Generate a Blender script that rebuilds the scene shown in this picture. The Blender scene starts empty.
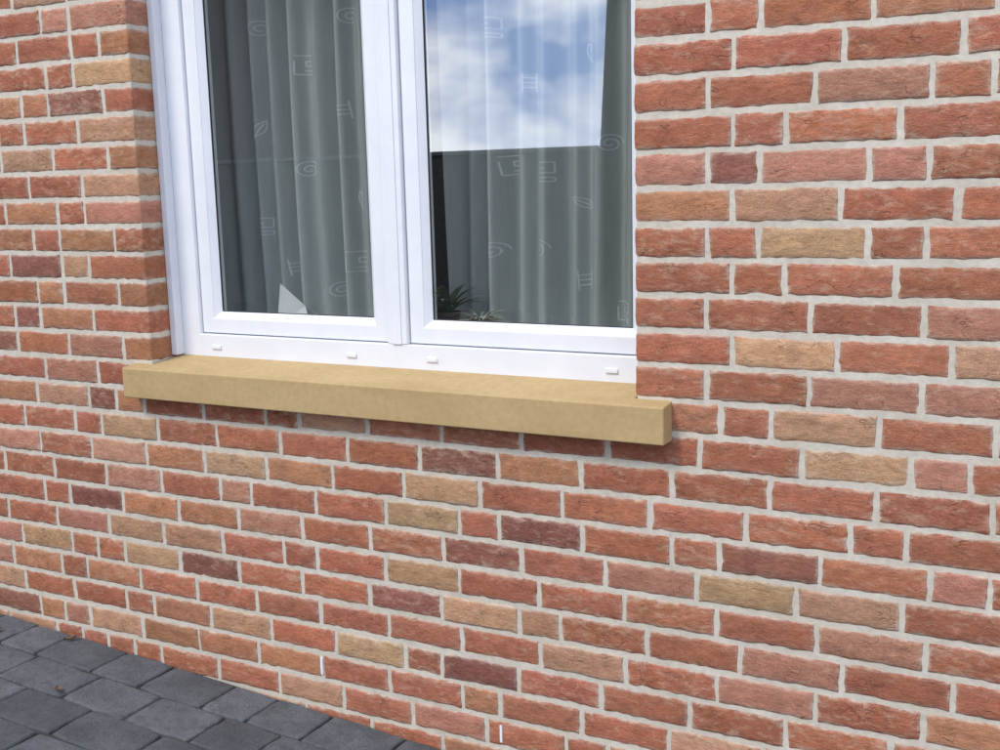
import bpy, bmesh, math, random
import numpy as np
from mathutils import Vector, Matrix, noise as mnoise
random.seed(7); rng=np.random.RandomState(7)
sc=bpy.context.scene
Q=0.0555; C=0.077
XL=-1.471; XR=0.0
ZB=-0.77; ZTOP=0.616
def zc(i): return -(i-1)*C
def link(o,parent=None):
    sc.collection.objects.link(o)
    if parent: o.parent=parent
    return o
def empty(name):
    e=bpy.data.objects.new(name,None); e.empty_display_size=.1; return link(e)
def mesh_obj(name,verts,faces,mat=None,parent=None,smooth=False):
    me=bpy.data.meshes.new(name); me.from_pydata([tuple(v) for v in verts],[],faces); me.update()
    o=bpy.data.objects.new(name,me); link(o,parent)
    if mat: me.materials.append(mat)
    if smooth: me.polygons.foreach_set('use_smooth',[True]*len(me.polygons))
    return o
# ---------------------------------------------------------------- materials
def newmat(name):
    m=bpy.data.materials.new(name); m.use_nodes=True
    nt=m.node_tree; nt.nodes.clear()
    out=nt.nodes.new('ShaderNodeOutputMaterial')
    return m,nt,out
class N:
    def __init__(s,nt): s.nt=nt
    def n(s,t,ins=None,**kw):
        nd=s.nt.nodes.new(t)
        for k,v in kw.items(): setattr(nd,k,v)
        for k,v in (ins or {}).items():
            if isinstance(v,bpy.types.NodeSocket): s.nt.links.new(v,nd.inputs[k])
            else: nd.inputs[k].default_value=v
        return nd
    def math(s,op,a,b=0.0,clamp=False):
        return s.n('ShaderNodeMath',{0:a,1:b},operation=op,use_clamp=clamp).outputs[0]
    def noise(s,vec,scale,detail=4,rough=.55,dist=0.0):
        return s.n('ShaderNodeTexNoise',{'Vector':vec,'Scale':scale,'Detail':detail,'Roughness':rough,'Distortion':dist}).outputs['Fac']
    def mr(s,v,a,b,c,d):
        return s.n('ShaderNodeMapRange',{'Value':v,'From Min':a,'From Max':b,'To Min':c,'To Max':d}).outputs[0]
    def mix(s,f,a,b,blend='MIX'):
        nd=s.nt.nodes.new('ShaderNodeMix'); nd.data_type='RGBA'; nd.blend_type=blend
        for i,v in ((0,f),(6,a),(7,b)):
            if isinstance(v,bpy.types.NodeSocket): s.nt.links.new(v,nd.inputs[i])
            else: nd.inputs[i].default_value=v if i==0 else (tuple(v)+(1,) if len(v)==3 else v)
        return nd.outputs[2]
    def bump(s,h,strength,dist,normal=None):
        ins={'Height':h,'Strength':strength,'Distance':dist}
        if normal is not None: ins['Normal']=normal
        return s.n('ShaderNodeBump',ins).outputs[0]
    def vscale(s,vec,sc_):
        return s.n('ShaderNodeVectorMath',{0:vec,1:sc_},operation='MULTIPLY').outputs[0]
    def vadd(s,a,b):
        return s.n('ShaderNodeVectorMath',{0:a,1:b},operation='ADD').outputs[0]
def gray(s,v): # value->color socket
    return s.n('ShaderNodeCombineColor',{0:v,1:v,2:v}).outputs[0]

def brick_mat():
    m,nt,out=newmat('handmade_brick'); s=N(nt)
    pos=s.n('ShaderNodeTexCoord').outputs['Object']
    rnd=s.n('ShaderNodeAttribute',attribute_name='brnd').outputs['Vector']
    col=s.n('ShaderNodeAttribute',attribute_name='bcol').outputs['Color']
    edge=s.n('ShaderNodeAttribute',attribute_name='bedge').outputs['Fac']
    v=s.vadd(pos,s.vscale(rnd,(37,37,37)))
    vs=s.vscale(v,(1,1,2.2))
    big=s.noise(vs,16,2,.6)
    mid=s.noise(vs,60,3,.65)
    fine=s.noise(v,420,0,.7)
    c=s.mix(1.0,col,gray(s,s.math('MULTIPLY',s.math('MULTIPLY',s.mr(big,.25,.75,.80,1.18),s.mr(mid,.2,.8,.76,1.22)),s.mr(fine,.25,.75,.85,1.13))),'MULTIPLY')
    pn=s.noise(s.vadd(vs,(5,3,1)),30,3,.7,.5)
    sep=s.n('ShaderNodeSeparateXYZ',{0:rnd})
    amt=s.mr(sep.outputs[0],0,1,.63,.48)
    pf=s.math('MULTIPLY',s.math('SUBTRACT',pn,amt),5.0,True)
    c=s.mix(s.math('MULTIPLY',pf,.45),c,(.55,.40,.28))
    dn=s.noise(s.vadd(vs,(11,7,9)),22,2,.6)
    df=s.math('MULTIPLY',s.math('SUBTRACT',dn,s.mr(sep.outputs[1],0,1,.68,.52)),5.0,True)
    c=s.mix(s.math('MULTIPLY',df,.40),c,(.16,.08,.06))
    cn=s.noise(s.vscale(v,(1,1,1.9)),22,1,.5,1.2)
    cr=s.math('SUBTRACT',1.0,s.math('MULTIPLY',s.math('ABSOLUTE',s.math('SUBTRACT',cn,.5)),46.0),True)
    gate=s.math('MULTIPLY',s.math('SUBTRACT',s.noise(v,17,0,.5),.57),7.0,True)
    cr=s.math('MULTIPLY',cr,gate)
    c=s.mix(s.math('MULTIPLY',cr,.42),c,(.10,.05,.04))
    pit=s.n('ShaderNodeTexVoronoi',{'Vector':v,'Scale':110.0}).outputs['Distance']
    pt=s.math('MULTIPLY',s.math('SUBTRACT',.22,pit),6.0,True)
    pt=s.math('MULTIPLY',pt,s.math('MULTIPLY',s.math('SUBTRACT',big,.48),9.0,True))
    c=s.mix(s.math('MULTIPLY',pt,.5),c,(.12,.06,.05))
    en=s.math('MULTIPLY',edge,s.mr(pn,.38,.68,0,1.2),True)
    c=s.mix(s.math('MULTIPLY',en,.75),c,(.54,.47,.38))
    h=s.math('ADD',s.math('MULTIPLY',mid,1.0),s.math('MULTIPLY',fine,.3))
    h=s.math('SUBTRACT',h,s.math('MULTIPLY',cr,.6))
    b=s.bump(h,.7,.0035)
    bs=s.n('ShaderNodeBsdfDiffuse',{'Color':c,'Normal':b})
    nt.links.new(bs.outputs[0],out.inputs[0]); return m
def mortar_mat():
    m,nt,out=newmat('mortar'); s=N(nt)
    pos=s.n('ShaderNodeTexCoord').outputs['Object']
    a=s.noise(pos,7,2,.6); b=s.noise(pos,70,3,.6)
    c=s.mix(s.mr(a,.3,.7,0,1),(.54,.49,.405),(.63,.58,.495))
    c=s.mix(1.0,c,gray(s,s.mr(b,.25,.75,.86,1.07)),'MULTIPLY')
    bs=s.n('ShaderNodeBsdfDiffuse',{'Color':c,'Normal':s.bump(b,.5,.003)})
    nt.links.new(bs.outputs[0],out.inputs[0]); return m
def sandstone_mat():
    m,nt,out=newmat('sandstone'); s=N(nt)
    pos=s.n('ShaderNodeTexCoord').outputs['Object']
    a=s.noise(s.vscale(pos,(1,2,2)),4,4,.6,.5); b=s.noise(pos,60,3,.65); f=s.noise(pos,700,1,.7)
    c=s.mix(s.mr(a,.3,.7,0,1),(.435,.305,.14),(.50,.36,.178))
    c=s.mix(1.0,c,gray(s,s.math('MULTIPLY',s.mr(b,.25,.75,.90,1.08),s.mr(f,.25,.75,.84,1.12))),'MULTIPLY')
    st=s.noise(pos,11,5,.7,1.0)
    c=s.mix(s.math('MULTIPLY',s.math('MULTIPLY',s.math('SUBTRACT',st,.55),6.0,True),.22),c,(.29,.205,.11))
    h=s.math('ADD',b,s.math('MULTIPLY',f,.4))
    bs=s.n('ShaderNodeBsdfPrincipled',{'Base Color':c,'Roughness':.8,'Normal':s.bump(h,.5,.0015),'Specular IOR Level':.3})
    nt.links.new(bs.outputs[0],out.inputs[0]); return m
def pvc_mat():
    m,nt,out=newmat('white_pvc'); s=N(nt)
    pos=s.n('ShaderNodeTexCoord').outputs['Object']
    a=s.noise(pos,9,3,.6)
    c=s.mix(s.mr(a,.3,.7,0,1),(.74,.76,.80),(.79,.81,.84))
    bs=s.n('ShaderNodeBsdfPrincipled',{'Base Color':c,'Roughness':.32,'Specular IOR Level':.5})
    nt.links.new(bs.outputs[0],out.inputs[0]); return m
def simple(name,col,rough=.7,var=.15,scale=30,bumpd=0.0,col2=None,spec=.4):
    m,nt,out=newmat(name); s=N(nt)
    pos=s.n('ShaderNodeTexCoord').outputs['Object']
    a=s.noise(pos,scale,3,.6)
    c=s.mix(s.mr(a,.3,.7,0,1),tuple(x*(1-var) for x in col),col2 or tuple(min(1,x*(1+var)) for x in col))
    if rough>=.9:
        bs=s.n('ShaderNodeBsdfDiffuse',{'Color':c})
    else:
        bs=s.n('ShaderNodeBsdfPrincipled',{'Base Color':c,'Roughness':rough,'Specular IOR Level':spec})
    nt.links.new(bs.outputs[0],out.inputs[0]); return m
def glass_mat():
    m,nt,out=newmat('window_glass'); s=N(nt)
    gl=s.n('ShaderNodeBsdfGlossy',{'Color':(.93,.96,1,1),'Roughness':.0})
    tr=s.n('ShaderNodeBsdfTransparent',{'Color':(.94,.97,.96,1)})
    ge=s.n('ShaderNodeNewGeometry')
    dt=s.math('ABSOLUTE',s.n('ShaderNodeVectorMath',{0:ge.outputs['Incoming'],1:ge.outputs['Normal']},operation='DOT_PRODUCT').outputs['Value'])
    p5=s.math('POWER',s.math('SUBTRACT',1.0,dt,True),5.0)
    fac=s.math('ADD',s.math('MULTIPLY',p5,.68),.30,True)
    mx=s.n('ShaderNodeMixShader',{0:fac,1:tr.outputs[0],2:gl.outputs[0]})
    nt.links.new(mx.outputs[0],out.inputs[0]); return m
def curtain_mat():
    m,nt,out=newmat('sheer_curtain'); s=N(nt)
    pos=s.n('ShaderNodeTexCoord').outputs['Object']
    a=s.noise(s.vscale(pos,(1,1,.15)),40,2,.6)
    c=s.mix(s.mr(a,.3,.7,0,1),(.63,.68,.66),(.73,.77,.75))
    d=s.n('ShaderNodeBsdfDiffuse',{'Color':c}); t=s.n('ShaderNodeBsdfTranslucent',{'Color':c})
    x=s.n('ShaderNodeMixShader',{0:.25,1:d.outputs[0],2:t.outputs[0]})
    tr=s.n('ShaderNodeBsdfTransparent')
    y=s.n('ShaderNodeMixShader',{0:.2,1:x.outputs[0],2:tr.outputs[0]})
    nt.links.new(y.outputs[0],out.inputs[0]); return m
def paver_mat():
    m,nt,out=newmat('paver_concrete'); s=N(nt)
    pos=s.n('ShaderNodeTexCoord').outputs['Object']
    rnd=s.n('ShaderNodeAttribute',attribute_name='brnd').outputs['Vector']
    v=s.vadd(pos,s.vscale(rnd,(9,9,9))); sep=s.n('ShaderNodeSeparateXYZ',{0:rnd})
    a=s.noise(v,9,3,.6); f=s.noise(v,260,2,.7); p=s.noise(v,40,4,.7,.6)
    c=s.mix(s.mr(a,.3,.7,0,1),(.085,.092,.10),(.135,.143,.153))
    c=s.mix(1.0,c,gray(s,s.math('MULTIPLY',s.mr(sep.outputs[0],0,1,.78,1.22),s.mr(f,.25,.75,.6,1.35))),'MULTIPLY')
    c=s.mix(s.math('MULTIPLY',s.math('MULTIPLY',s.math('SUBTRACT',p,.48),6.0,True),.5),c,(.055,.057,.058))
    h=s.math('ADD',f,s.math('MULTIPLY',p,1.4))
    bs=s.n('ShaderNodeBsdfPrincipled',{'Base Color':c,'Roughness':.75,'Normal':s.bump(h,.9,.005),'Specular IOR Level':.35})
    nt.links.new(bs.outputs[0],out.inputs[0]); return m
M_brick=brick_mat(); M_mortar=mortar_mat(); M_stone=sandstone_mat(); M_pvc=pvc_mat()
M_glass=glass_mat(); M_curt=curtain_mat(); M_paver=paver_mat()
M_gasket=simple('black_gasket',(.02,.02,.022),.6)
M_rail=simple('grey_rail',(.68,.70,.75),.4,.03)
M_motif=simple('embroidery',(.84,.87,.86),.9,.03)
M_room=simple('room_paint',(.20,.20,.19),.9)
M_board=simple('window_board',(.62,.62,.6),.3)

# ---------------------------------------------------------------- brick courses
COL={'r':(.365,.140,.084),'p':(.41,.193,.132),'o':(.395,.183,.102),'y':(.44,.268,.150),'t':(.43,.243,.150),'d':(.25,.105,.078)}
V=[];F=[];VC=[];VR=[];VE=[]
RC=.006; WRAP=.125
def brick(x0,x1,zt,code,wl=False,wr=False,hi=True):
    """x0,x1 joint-centre positions"""
    j=.0060
    a=x0+(0 if wl else j+random.uniform(-.0014,.0014)); b=x1-(0 if wr else j+random.uniform(-.0014,.0014))
    z1=zt-.0066+random.uniform(-.0014,.0014); z0=zt-C+.0070+random.uniform(-.0014,.0014)
    sa=a-(WRAP if wl else 0); sb=b+(WRAP if wr else 0)
    st=.013 if hi else .05
    n=max(2,int((sb-sa-.02)/st))
    s=[sa,sa+.0025,sa+.007]+list(np.linspace(sa+.007,sb-.007,n+1)[1:-1])+[sb-.007,sb-.0025,sb]
    if wl: s=sorted(s+[XR+k for k in (0.0,.003,.006,.0094)]); 
    if wr: s=sorted(s+[XL-RC+k for k in (0.0,.003,.006,.0094)])
    H=z1-z0
    t=[0,.0025,.007]+list(np.linspace(.007,H-.007,4 if hi else 2)[1:-1])+[H-.007,H-.0025,H]
    ns,nt_=len(s),len(t)
    o=random.uniform(0,100); rr=(random.random(),random.random(),random.random())
    base=COL[code]; g=random.uniform(.87,1.13); 
    col=[min(1,c*g*random.uniform(.96,1.04)) for c in base]
    dep=random.uniform(-.0006,.0014); tilt=random.uniform(-.012,.012); ro=random.uniform(-.008,.008)
    v0=len(V)
    def place(S,d,Z):
        if wr and S>XL-RC:
            cx,cy=XL-RC,RC; L=RC*math.pi/2; k=S-(XL-RC)
            if k<L:
                an=k/RC; return (cx+(RC+d)*math.sin(an),cy-(RC+d)*math.cos(an),Z)
            return (XL+d,cy+(k-L),Z)
        if wl and S<XR+RC:
            cx,cy=XR+RC,RC; L=RC*math.pi/2; k=(XR+RC)-S
            if k<L:
                an=k/RC; return (cx-(RC+d)*math.sin(an),cy-(RC+d)*math.cos(an),Z)
            return (XR-d,cy+(k-L),Z)
        return (S,-d,Z)
    for ring in (0,1):
        for i,S in enumerate(s):
            for k,T in enumerate(t):
                border=i in(0,ns-1) or k in(0,nt_-1)
                if ring==1 and not border: continue
                e=min(S-sa,sb-S,T,H-T)
                n1=mnoise.noise(Vector((S*38,T*55,o))); n2=mnoise.noise(Vector((S*90,T*90,o+9)))
                d=dep+.0016*n1+.0009*n2+(T-H/2)*tilt-.0028*(1-min(e/.0075,1))**2
                wgt=max(0,1-e/.012)
                dz=.0018*mnoise.noise(Vector((S*45,o+3,T*3)))*wgt*2; dx=.0018*mnoise.noise(Vector((T*60,o+5,S*2)))*wgt*2
                if ring==1: d=-.014
                SS=S+dx if not((wl or wr)) else S
                V.append(place(SS,d,z0+T+dz+(S-sa)*ro*.4))
                VC.append((*col,1)); VR.append(rr); VE.append(max(0,1-e/.008) if ring==0 else 1)
    for i in range(ns-1):
        for k in range(nt_-1):
            p=v0+i*nt_+k; F.append((p,p+nt_,p+nt_+1,p+1))
    bi={}; c=v0+ns*nt_
    for i in range(ns):
        for k in range(nt_):
            if i in(0,ns-1) or k in(0,nt_-1): bi[(i,k)]=c; c+=1
    loop=[(i,0) for i in range(ns)]+[(ns-1,k) for k in range(1,nt_)]+[(i,nt_-1) for i in range(ns-2,-1,-1)]+[(0,k) for k in range(nt_-2,0,-1)]
    for q in range(len(loop)):
        A=loop[q];B=loop[(q+1)%len(loop)]
        F.append((v0+A[0]*nt_+A[1],bi[A],bi[B],v0+B[0]*nt_+B[1]))
rows_right={0:"3r2r4r4o4r",1:"4r4r4r4r4r",2:"3r4r4p2r4r",3:"4r2r4r4r4p",4:"3p2d4p2p4r",5:"4o4t4r4r4r",6:"3r2r4y2r4r",7:"4r2r4r4r4r",
 8:"3r4r4r4p4r",9:"4r4y4r2t4r",10:"3r4r4p4p4r"}
rows_full={11:(-.024-.003,"4o2r4t4r4r"),12:(-.516,"4r4r4r4r4y2p4r2r4r"),13:(-1.249-.444,"4y4r4r4r4r4d4o4r4r4r4r4r"),
 14:(-1.078-.222,"4y4o4r4y4r4r4r4r2r4r4r"),15:(-1.471,"4r2p4r4r4y2r4d4r2r4d4r2p4r"),16:(-1.412,"4o4p4r4r4d4r4p4y4t4r4r"),
 17:(-1.477,"4t4r2r4r4y4r4r4r4r4p4r"),18:(-1.199,"4r4r4d4y2t4r4r4p4r4r"),19:(-1.142,"4r4r4r4r4t4r4p4r4o"),20:(-1.317,"4t4r4y2r4d4r4r4r4r4r"),
 21:(-1.147,"4o4r4r2o4r4r4t4r4r"),22:(-1.30,"4r4t4r4p4r2r4o4r4r4r"),23:(-1.21,"4t4r4r4o4r4r4r2r4r")}
def parse(st): return [(int(st[i]),st[i+1]) for i in range(0,len(st),2)]
def rc(left=False):
    u=random.random()
    if left: tab=[('r',.48),('o',.26),('p',.12),('t',.08),('y',.03),('d',.03)]
    else: tab=[('r',.60),('o',.14),('p',.15),('t',.05),('y',.03),('d',.03)]
    for c,w in tab:
        if u<w: return c
        u-=w
    return 'r'
prev=[]
def pick(x,dirn):
    opts=[4,4,4,2] if random.random()<.8 else [2,4]
    random.shuffle(opts)
    for n in opts:
        e=x+dirn*n*Q
        if all(abs(e-p)>.03 for p in prev): return n
    return opts[0]
XMIN,XMAX=-5.2,2.6
for i in range(-12,27):
    zt=zc(i); js=[]
    segs=[] # (x0,x1,code,wl,wr)
    op = (zt<=ZTOP+.001 and zt-C>=ZB-.001)
    def extend_left(x,lim,first=False,end_wr=False):
        f=True
        while x>lim:
            n=pick(x,-1)
            if f and end_wr: n=[4,2,4,2,4,4,2][i%7]
            segs.append((x-n*Q,x,rc(x<-1.2),False,end_wr and f)); x-=n*Q; js.append(x); f=False
    def extend_right(x,lim):
        while x<lim:
            n=pick(x,1); segs.append((x,x+n*Q,rc(),False,False)); x+=n*Q; js.append(x)
    if op:
        lst=parse(rows_right[i]) if i in rows_right else [(3 if i%2==0 else 4,rc()),(4,rc()),(4,rc()),(2,rc())]
        x=XR
        for k,(n,cd) in enumerate(lst):
            x1=n*Q-.003+x if k==0 else x+n*Q
            segs.append((x,x1,cd,k==0,False)); x=x1; js.append(x)
        extend_right(x,XMAX); extend_left(XL,XMIN,end_wr=True)
    elif i in rows_full:
        x0,st=rows_full[i]; x=x0; js.append(x)
        for n,cd in parse(st): segs.append((x,x+n*Q,cd,False,False)); x+=n*Q; js.append(x)
        extend_right(x,XMAX); extend_left(x0,XMIN)
    else:
        x=-1.2+random.choice([0,1,2,3])*Q; extend_left(x,XMIN); extend_right(x,XMAX)
    prev=js
    for (a,b,cd,wl,wr) in segs: brick(a,b,zt,cd,wl,wr,hi=(b>-3.2 and a<1.5))
wall=empty('brick_wall')
me=bpy.data.meshes.new('bricks'); me.from_pydata(V,[],F); me.update()
me.attributes.new('bcol','FLOAT_COLOR','POINT').data.foreach_set('color',np.array(VC,dtype=np.float32).ravel())
me.attributes.new('brnd','FLOAT_VECTOR','POINT').data.foreach_set('vector',np.array(VR,dtype=np.float32).ravel())
me.attributes.new('bedge','FLOAT','POINT').data.foreach_set('value',np.array(VE,dtype=np.float32))
me.polygons.foreach_set('use_smooth',[True]*len(me.polygons))
me.materials.append(M_brick); ob=bpy.data.objects.new('bricks',me); link(ob,wall)
# mortar sheet with the opening
mv=[];mf=[]
def quad(v,f,pts): b=len(v); v+=pts; f.append((b,b+1,b+2,b+3))
zt_,zb_=zc(-12),zc(27); my=.0028; ZM=-.80
for (a,b,c,d) in [(XMIN,XL-my,zb_,zt_),(XR+my,XMAX,zb_,zt_),(XL-my,XR+my,zb_,ZM),(XL-my,XR+my,ZTOP+my,zt_)]:
    quad(mv,mf,[(a,my,c),(b,my,c),(b,my,d),(a,my,d)])
quad(mv,mf,[(XL-my,my,ZM),(XL-my,.2,ZM),(XL-my,.2,ZTOP+my),(XL-my,my,ZTOP+my)])
quad(mv,mf,[(XR+my,.2,ZM),(XR+my,my,ZM),(XR+my,my,ZTOP+my),(XR+my,.2,ZTOP+my)])
quad(mv,mf,[(XL-my,my,ZTOP+my),(XR+my,my,ZTOP+my),(XR+my,.2,ZTOP+my),(XL-my,.2,ZTOP+my)])
quad(mv,mf,[(XL-my,.2,ZM),(XR+my,.2,ZM),(XR+my,my,ZM),(XL-my,my,ZM)])
mesh_obj('mortar',mv,mf,M_mortar,wall)
def boxv(x0,x1,y0,y1,z0,z1):
    v=[(x,y,z) for x in(x0,x1) for y in(y0,y1) for z in(z0,z1)]
    f=[(0,1,3,2),(4,6,7,5),(0,4,5,1),(2,3,7,6),(0,2,6,4),(1,5,7,3)]
    return v,f
def box(name,x0,x1,y0,y1,z0,z1,mat,parent=None,bev=.0):
    v,f=boxv(x0,x1,y0,y1,z0,z1); o=mesh_obj(name,v,f,mat,parent)
    if bev:
        b=o.modifiers.new('b','BEVEL'); b.width=bev; b.segments=2; b.limit_method='ANGLE'
        o.data.polygons.foreach_set('use_smooth',[True]*6); 
        w=o.modifiers.new('w','WEIGHTED_NORMAL'); w.keep_sharp=False
    return o
for k,(x,row) in enumerate([(-.925,21),(-.37,22)]):
    box('weep_vent.%03d'%k,x-.0035,x+.0035,-.0010,.004,zc(row)-C+.016,zc(row)-.014,M_pvc,wall)
# room behind
rv=[];rf=[]
X0,X1,Y0,Y1,Z0,Z1=-3.2,1.4,.03,3.6,-1.6,1.0
quad(rv,rf,[(X0,Y1,Z0),(X1,Y1,Z0),(X1,Y1,Z1),(X0,Y1,Z1)])
quad(rv,rf,[(X0,Y0,Z0),(X0,Y1,Z0),(X0,Y1,Z1),(X0,Y0,Z1)])
quad(rv,rf,[(X1,Y0,Z0),(X1,Y1,Z0),(X1,Y1,Z1),(X1,Y0,Z1)])
quad(rv,rf,[(X0,Y0,Z0),(X1,Y0,Z0),(X1,Y1,Z0),(X0,Y1,Z0)])
quad(rv,rf,[(X0,Y0,Z1),(X1,Y0,Z1),(X1,Y1,Z1),(X0,Y1,Z1)])
mesh_obj('room_interior',rv,rf,M_room,wall)
box('window_board',XL-.05,XR+.12,.178,.50,-.705,-.680,M_board,wall,.003)
# ---------------------------------------------------------------- sill
out_=[(-1.54,-.05),(.084,-.05),(.084,.006),(XR-.004,.006),(XR-.004,.16),(XL+.004,.16),(XL+.004,.006),(-1.54,.006)]
sv=[];n=len(out_)
for (x,y) in out_: sv.append((x,y,-.8635))
for (x,y) in out_: sv.append((x,y,-.779+(y+.05)*.125))
sf=[tuple(range(n-1,-1,-1)),tuple(range(n,2*n))]+[(i,(i+1)%n,n+(i+1)%n,n+i) for i in range(n)]
sill=mesh_obj('window_sill',sv,sf,M_stone)
b=sill.modifiers.new('b','BEVEL'); b.width=.0035; b.segments=3; b.limit_method='ANGLE'
# ---------------------------------------------------------------- window
win=empty('window')
def loop_frame(name,x0,x1,z0,z1,prof,mat):
    v=[];f=[];m=len(prof)
    for (ins,y) in prof:
        v+=[(x0+ins,y,z0+ins),(x1-ins,y,z0+ins),(x1-ins,y,z1-ins),(x0+ins,y,z1-ins)]
    for i in range(m-1):
        for k in range(4):
            a=i*4+k; b2=i*4+(k+1)%4; f.append((a,b2,b2+4,a+4))
    return mesh_obj(name,v,f,mat,win)
FT=.60
loop_frame('outer_frame',-1.455,.068,-.7655,FT,[(0,.175),(0,.113),(.0008,.1108),(.003,.11),(.0665,.11),(.0687,.1108),(.0695,.113),(.0695,.175)],M_pvc)
sp=[(0,.172),(0,.1250),(.0007,.1230),(.0028,.122),(.040,.122),(.043,.123),(.0445,.126),(.0455,.1262),(.0585,.139),(.060,.1405),(.060,.160)]
for nm,a,b_ in (('sash',-1.3838,-.7400),('sash.001',-.6752,-.0032)):
    loop_frame(nm,a,b_,-.6935,FT-.072,sp,M_pvc)
    loop_frame(nm+'_gasket',a+.0585,b_-.0585,-.6935+.0585,FT-.072-.0585,[(0,.1412),(.0032,.1412),(.0036,.146)],M_gasket)
    x0,x1,z0,z1=a+.055,b_-.055,-.6935+.055,FT-.072-.055
    mesh_obj(nm+'_glass',[(x0,.146,z0),(x1,.146,z0),(x1,.146,z1),(x0,.146,z1)],[(0,1,2,3)],M_glass,win)
box('mullion',-.7375,-.6775,.1085,.172,-.696,FT-.0665,M_pvc,win,.0025)
box('mullion_cover',-.722,-.693,.1055,.1087,-.696,FT-.0665,M_pvc,win,.0012)
box('shutter_rail',XL+.001,XL+.022,.078,.1095,-.757,FT,M_rail,win,.002)
box('shutter_rail.001',XR-.022,XR-.001,.078,.1095,-.757,FT,M_rail,win,.002)
for k,x in enumerate((-1.325,-.855,-.603,-.105)):
    box('drain_cap.%03d'%k,x-.016,x+.016,.1052,.1102,-.738,-.726,M_pvc,win,.002)
# ---------------------------------------------------------------- curtains
def fold(x,seed):
    w=mnoise.noise(Vector((x*3.1,seed,0)))*2.2
    return .024*math.sin(x*88+w*3)+.016*math.sin(x*47+w*2+seed)+.009*mnoise.noise(Vector((x*40,seed,2)))
def cy(x,z,seed): return .33+fold(x+.01*math.sin(z*2+seed),seed)*(1+.15*math.sin(z*1.7+x*9))
def curtain(name,x0,x1,seed):
    nx=int((x1-x0)/.003); nz=16; v=[];f=[]
    for i in range(nx+1):
        for k in range(nz+1):
            x=x0+(x1-x0)*i/nx; z=-.672+(1.40)*k/nz
            v.append((x,cy(x,z,seed),z))
    for i in range(nx):
        for k in range(nz):
            p=i*(nz+1)+k; f.append((p,p+nz+1,p+nz+2,p+1))
    return mesh_obj(name,v,f,M_curt,None,True)
def spiral(r):
    return [[(r*(1-t)*math.cos(t*14),r*(1-t)*math.sin(t*14)) for t in np.linspace(0,.88,46)]]
def maze(r):
    return [[(-r,r),(r,r),(r,-.1*r),(-.3*r,-.1*r),(-.3*r,.4*r),(.4*r,.4*r)],[(-r,.5*r),(-r,-r),(r,-r),(r,-.6*r),(-.4*r,-.6*r)]]
def leafm(r):
    a=[(math.sin(t)*r*.35,-r+2*r*t/math.pi) for t in np.linspace(0,math.pi,12)]
    return [a,[(-x,y) for x,y in a],[(0,-1.3*r),(0,.6*r)]]
def ladder(r):
    return [[(-.5*r,-r),(-.5*r,r)],[(.5*r,-r),(.5*r,r)],[(-.5*r,-.5*r),(.5*r,-.5*r)],[(-.5*r,0),(.5*r,0)],[(-.5*r,.5*r),(.5*r,.5*r)]]
def motifs(cu,lst,seed):
    v=[];f=[]
    for kind,cx,cz,r,rot in lst:
        for pl in kind(r):
            pl=[(cx+x*math.cos(rot)-y*math.sin(rot),cz+x*math.sin(rot)+y*math.cos(rot)) for x,y in pl]
            P=[pl[0]]
            for a,b in zip(pl,pl[1:]):
                m=max(1,int(math.dist(a,b)/.003))
                P+=[(a[0]+(b[0]-a[0])*t/m,a[1]+(b[1]-a[1])*t/m) for t in range(1,m+1)]
            w=.0013
            for k,(a,b) in enumerate(zip(P,P[1:])):
                dx,dz=b[0]-a[0],b[1]-a[1]; L=math.hypot(dx,dz) or 1; nx_,nz_=-dz/L*w,dx/L*w
                quad(v,f,[(x,cy(x,z,seed)-.0015,z) for x,z in ((a[0]-nx_,a[1]-nz_),(b[0]-nx_,b[1]-nz_),(b[0]+nx_,b[1]+nz_),(a[0]+nx_,a[1]+nz_))])
    mesh_obj('embroidery',v,f,M_motif,cu)
c1=curtain('curtain',-1.47,-.90,1.7); c2=curtain('curtain.001',-.665,.10,4.3)
L1=[(leafm,-.96,-.33,.028,.3),(maze,-.965,-.50,.028,0),(spiral,-1.05,-.585,.026,0),(ladder,-1.21,-.52,.024,.1),(maze,-1.30,-.40,.024,0),(spiral,-1.13,-.24,.026,0),(leafm,-1.29,-.12,.026,-.4),(ladder,-.99,-.08,.024,.1),(maze,-1.12,.05,.026,0),(spiral,-1.28,.16,.026,0),(spiral,-.97,.17,.026,0)]
L2=[(spiral,-.52,-.465,.024,0),(spiral,-.385,-.46,.026,0),(maze,-.48,-.245,.024,.1),(maze,-.375,-.265,.024,0),(leafm,-.27,-.345,.028,1.0),(ladder,-.27,-.54,.026,.05),(leafm,-.47,-.60,.024,-.4),(maze,-.17,-.62,.024,0),(spiral,-.2,-.20,.024,0),(ladder,-.42,-.04,.024,0),(leafm,-.25,.02,.026,.3),(maze,-.52,.1,.024,0),(spiral,-.33,.2,.024,0)]
motifs(c1,L1,1.7); motifs(c2,L2,4.3)
cd=mesh_obj('greeting_card',[(-1.19,.215,-.679),(-1.085,.235,-.679),(-1.12,.26,-.625),(-1.19,.24,-.560),(-1.17,.30,-.679),(-1.07,.315,-.679)],[(0,1,2,3),(4,5,2,3)],simple('card_paper',(.8,.8,.78),.6,.03))
s_=cd.modifiers.new('s','SOLIDIFY'); s_.thickness=.001
def lathe(name,prof,cx,cy_,mat,parent=None,seg=24,leanx=0):
    v=[];f=[]
    for r,z in prof:
        for k in range(seg):
            a=2*math.pi*k/seg; v.append((cx+leanx*(z-prof[0][1])+r*math.cos(a),cy_+r*math.sin(a),z))
    for i in range(len(prof)-1):
        for k in range(seg):
            a=i*seg+k;b=i*seg+(k+1)%seg; f.append((a,b,b+seg,a+seg))
    return mesh_obj(name,v,f,mat,parent,True)
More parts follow.
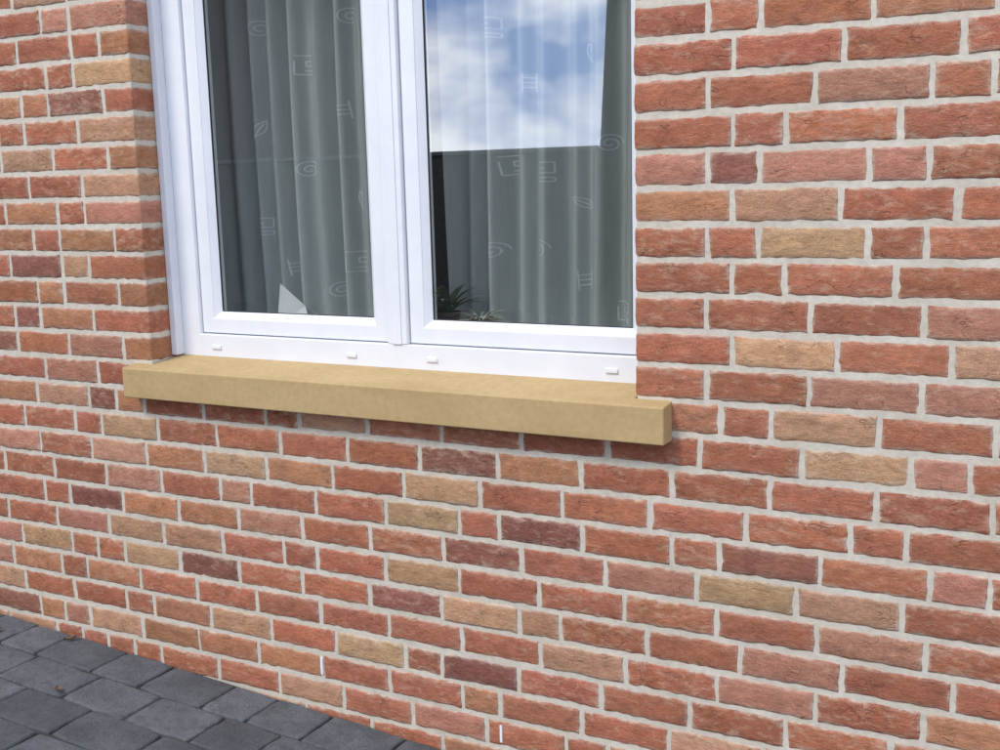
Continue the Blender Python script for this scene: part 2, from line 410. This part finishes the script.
def leaves(name,cx,cy_,z0,n,length,mat,parent,spread=.9,w=.006):
    v=[];f=[]
    for k in range(n):
        a=random.uniform(0,2*math.pi); e=random.uniform(.2,1.0)*spread; L=length*random.uniform(.6,1.1)
        p=Vector((cx,cy_,z0)); d=Vector((math.cos(a)*e,math.sin(a)*e,1)).normalized()
        side=Vector((-math.sin(a),math.cos(a),0)); b=len(v); sN=6
        for j in range(sN+1):
            t=j/sN; ww=w*math.sin(math.pi*min(1,t*.9+.1))+.0006
            v+= [tuple(p-side*ww),tuple(p+side*ww)]
            d=(d+Vector((math.cos(a)*.12,math.sin(a)*.12,-.16))).normalized(); p=p+d*(L/sN)
        for j in range(sN): f.append((b+2*j,b+2*j+1,b+2*j+3,b+2*j+2))
    return mesh_obj(name,v,f,mat,parent,True)
pp=empty('potted_plant')
lathe('pot',[(.0,-.679),(.022,-.679),(.030,-.632),(.032,-.63),(.032,-.622),(.028,-.622),(.026,-.632),(0,-.632)],-.625,.235,simple('terracotta_dark',(.12,.07,.05),.7),pp)
leaves('foliage',-.625,.235,-.630,40,.13,simple('leaf_green',(.07,.115,.05),.5,.3),pp,.7,.009)
dfw=empty('dried_flower_bowl')
lathe('bowl',[(.0,-.679),(.03,-.679),(.048,-.655),(.05,-.652),(.046,-.653),(.03,-.668),(0,-.668)],-.53,.235,simple('bowl_glaze',(.35,.33,.28),.4),dfw)
leaves('dried_stems',-.53,.235,-.655,110,.085,simple('dried_straw',(.62,.60,.50),.9,.3),dfw,1.6,.0035)
# ---------------------------------------------------------------- ground & pavement
def gz(x): return -1.63-.0600*(max(-4.0,min(1.2,x))+2.23)
gx=[-150,-60,-20,-8,-5,-4,-3,-2,-1,0,1,1.2,2,5,12,40,150]; gy=[-200,-60,-20,-8,-4,-3,-2,-1,0,.02]
v=[(x,y,gz(x)-.009) for x in gx for y in gy]
f=[(i*len(gy)+k,(i+1)*len(gy)+k,(i+1)*len(gy)+k+1,i*len(gy)+k+1) for i in range(len(gx)-1) for k in range(len(gy)-1)]
mesh_obj('ground',v,f,simple('joint_soil',(.06,.058,.053),.95,.3,20))
PV=[];PF=[];PR=[]
pl,pw=.235,.157; jt=.006
yy=-.004; r_=0
while yy>-3.4:
    x=-5+(r_%2)*pl/2+random.uniform(-.02,.02)
    while x<2.4:
        L=random.choice([pl,pl,pl*.8,pl*1.1,pl*.66])
        a,b_=x+jt/2+random.uniform(-.001,.001),x+L-jt/2+random.uniform(-.001,.001); c_,d_=yy-pw+jt/2,yy-jt/2
        rr=(random.random(),random.random(),random.random()); h=random.uniform(-.002,.002); tx=random.uniform(-.012,.012); ty=random.uniform(-.015,.015)
        b0=len(PV); bv=.006
        levels=[(0,-.02),(0,-.005),(bv*.35,-.0015),(bv,0)]
        def ringpts(ins,dz):
            pts=[]
            A,B,Cc,D=a+ins,b_-ins,c_+ins,d_-ins
            cs=[(A,Cc),(B,Cc),(B,D),(A,D)]
            for k in range(4):
                p,q_=cs[k],cs[(k+1)%4]
                for t in range(5):
                    X=p[0]+(q_[0]-p[0])*t/5; Y=p[1]+(q_[1]-p[1])*t/5
                    nn=.005*mnoise.noise(Vector((X*30,Y*30,rr[0]*50)))
                    cxm,cym=(a+b_)/2,(c_+d_)/2
                    X+=nn*(1 if X>cxm else -1); Y+=nn*(1 if Y>cym else -1)
                    if t==0: X+=.003*(1 if X<cxm else -1); Y+=.003*(1 if Y<cym else -1)
                    pts.append((X,Y,gz(X)+h+dz+(X-cxm)*tx+(Y-cym)*ty))
            return pts
        for ins,dz in levels: 
            PV+=ringpts(ins,dz); PR+=[rr]*20
        for l in range(3):
            for k in range(20): PF.append((b0+l*20+k,b0+l*20+(k+1)%20,b0+(l+1)*20+(k+1)%20,b0+(l+1)*20+k))
        PF.append(tuple(b0+60+k for k in range(20)))
        x+=L
    yy-=pw; r_+=1
me=bpy.data.meshes.new('pavement'); me.from_pydata(PV,[],PF); me.update()
me.attributes.new('brnd','FLOAT_VECTOR','POINT').data.foreach_set('vector',np.array(PR,dtype=np.float32).ravel())
me.materials.append(M_paver); link(bpy.data.objects.new('pavement',me))
v=[];f=[]
for (x,y) in [(-1.86,-.045),(-2.1,-.12),(-1.62,-.3),(-2.6,-.2),(.2,-.1)]:
    a=random.uniform(0,6.3); L=random.uniform(.016,.024); b=len(v)
    for j in range(7):
        t=j/6*2-1; w=L*.45*math.sqrt(max(0,1-t*t))
        for sgn in(-1,0,1):
            lx,ly=t*L,sgn*w; v.append((x+lx*math.cos(a)-ly*math.sin(a),y+lx*math.sin(a)+ly*math.cos(a),gz(x)+.006+.006*abs(sgn)+.004*t*t))
    for j in range(6):
        for k in range(2): p=b+j*3+k; f.append((p,p+1,p+4,p+3))
mesh_obj('fallen_leaves',v,f,simple('dry_leaf',(.13,.08,.045),.8,.3),None,True)
# ---------------------------------------------------------------- what the panes mirror
gw=box('garden_wall',-9.3,4.5,-7.25,-7.0,-2.0,-.06,simple('dark_render',(.07,.065,.06),.9),None,.01)
box('coping',-9.3,4.5,-7.28,-6.97,-.058,-.02,simple('coping_stone',(.12,.12,.12),.9),gw,.005)
hs=empty('brick_house')
MH=simple('dark_house_brick',(.08,.06,.055),.9,.3,12)
HX=-9.35
box('walls',-19,HX,-13,-6.9,-2.0,4.6,MH,hs)
rv=[(-19.3,-13.3,4.55),(HX+.3,-13.3,4.55),(HX+.3,-6.6,4.55),(-19.3,-6.6,4.55),(-19.3,-9.95,7.6),(HX+.3,-9.95,7.6)]
mesh_obj('roof',rv,[(0,1,5,4),(3,2,5,4)[::-1],(1,2,5),(0,4,3),(0,3,2,1)],simple('roof_tiles',(.06,.05,.05),.8,.3,20),hs)
for k,x in enumerate((-17,-14,-11)):
    box('window_%d'%k,x-.5,x+.5,-6.9,-6.87,-.6,.9,M_gasket,hs)
up=empty('added_reflection_pole')  # added off-view pole, makes the dark right edge of the mirrored sky
M_pole=simple('added_pole_dark',(.06,.05,.04),.9,.3,15)
lathe('added_pole_shaft',[(.145,-2.0),(.135,0),(.12,2),(.105,5.0),(.02,5.06)],-3.17,-6.8,M_pole,up,20,.055)
box('added_pole_arm',-3.55,-2.05,-6.72,-6.60,4.45,4.57,M_pole,up,.01)
# ---------------------------------------------------------------- light
w=bpy.data.worlds.new('World'); sc.world=w; w.use_nodes=True; nt=w.node_tree; nt.nodes.clear(); s=N(nt)
sd=Vector((-.30,-.70,.84)).normalized()
el=math.asin(sd.z); rot=math.atan2(sd.x,sd.y)
sky=s.n('ShaderNodeTexSky',sky_type='NISHITA',sun_disc=False,sun_elevation=el,sun_rotation=rot)
bg1=s.n('ShaderNodeBackground',{'Color':sky.outputs[0],'Strength':.12})
g=s.n('ShaderNodeTexCoord').outputs['Generated']
cv=s.vscale(g,(1,1,1.9))
n1=s.noise(cv,3.2,3,.55,.3); n2=s.noise(s.vadd(cv,(1.7,4.1,2)),5.2,4,.55,.2)
gz_=s.n('ShaderNodeSeparateXYZ',{0:g}).outputs[2]
sh=s.math('ADD',n2,s.n('ShaderNodeMapRange',{'Value':gz_,'From Min':0.0,'From Max':.25,'To Min':.10,'To Max':-.03}).outputs[0])
cc=s.mix(s.mr(sh,.40,.60,0,1),(.26,.39,.70),(1.27,1.27,1.30))
bg2=s.n('ShaderNodeBackground',{'Color':cc,'Strength':2.1})
fac=s.math('MULTIPLY',s.math('SUBTRACT',n1,.36),7.0,True)
fac=s.math('MAXIMUM',fac,s.mr(gz_,.25,.4,1,0))
mx=s.n('ShaderNodeMixShader',{0:fac,1:bg1.outputs[0],2:bg2.outputs[0]})
o=s.n('ShaderNodeOutputWorld'); nt.links.new(mx.outputs[0],o.inputs[0])
ld=bpy.data.lights.new('sun','SUN'); ld.energy=2.2; ld.angle=math.radians(12); ld.color=(1,.94,.85)
lo=bpy.data.objects.new('sun',ld); link(lo); lo.rotation_euler=(-sd).to_track_quat('-Z','Y').to_euler()
# ---------------------------------------------------------------- camera
yw,pt,ro=0.5041,0.1666,-0.0264
fw=Vector((-math.sin(yw)*math.cos(pt),math.cos(yw)*math.cos(pt),-math.sin(pt)))
r=Vector((math.cos(yw),math.sin(yw),0)); u=r.cross(fw)
r2=r*math.cos(ro)+u*math.sin(ro); u2=-r*math.sin(ro)+u*math.cos(ro)
cd_=bpy.data.cameras.new('camera'); cam=bpy.data.objects.new('camera',cd_); link(cam)
Mx=Matrix((r2,u2,-fw)).transposed().to_4x4(); Mx.translation=Vector((.9826,-2.4086,-.2761)); cam.matrix_world=Mx
cd_.sensor_width=36; cd_.lens=1174.63*36/1000; cd_.clip_start=.02; cd_.clip_end=1000
sc.camera=cam
sc.view_settings.view_transform='Standard'; sc.view_settings.look='None'; sc.view_settings.exposure=0
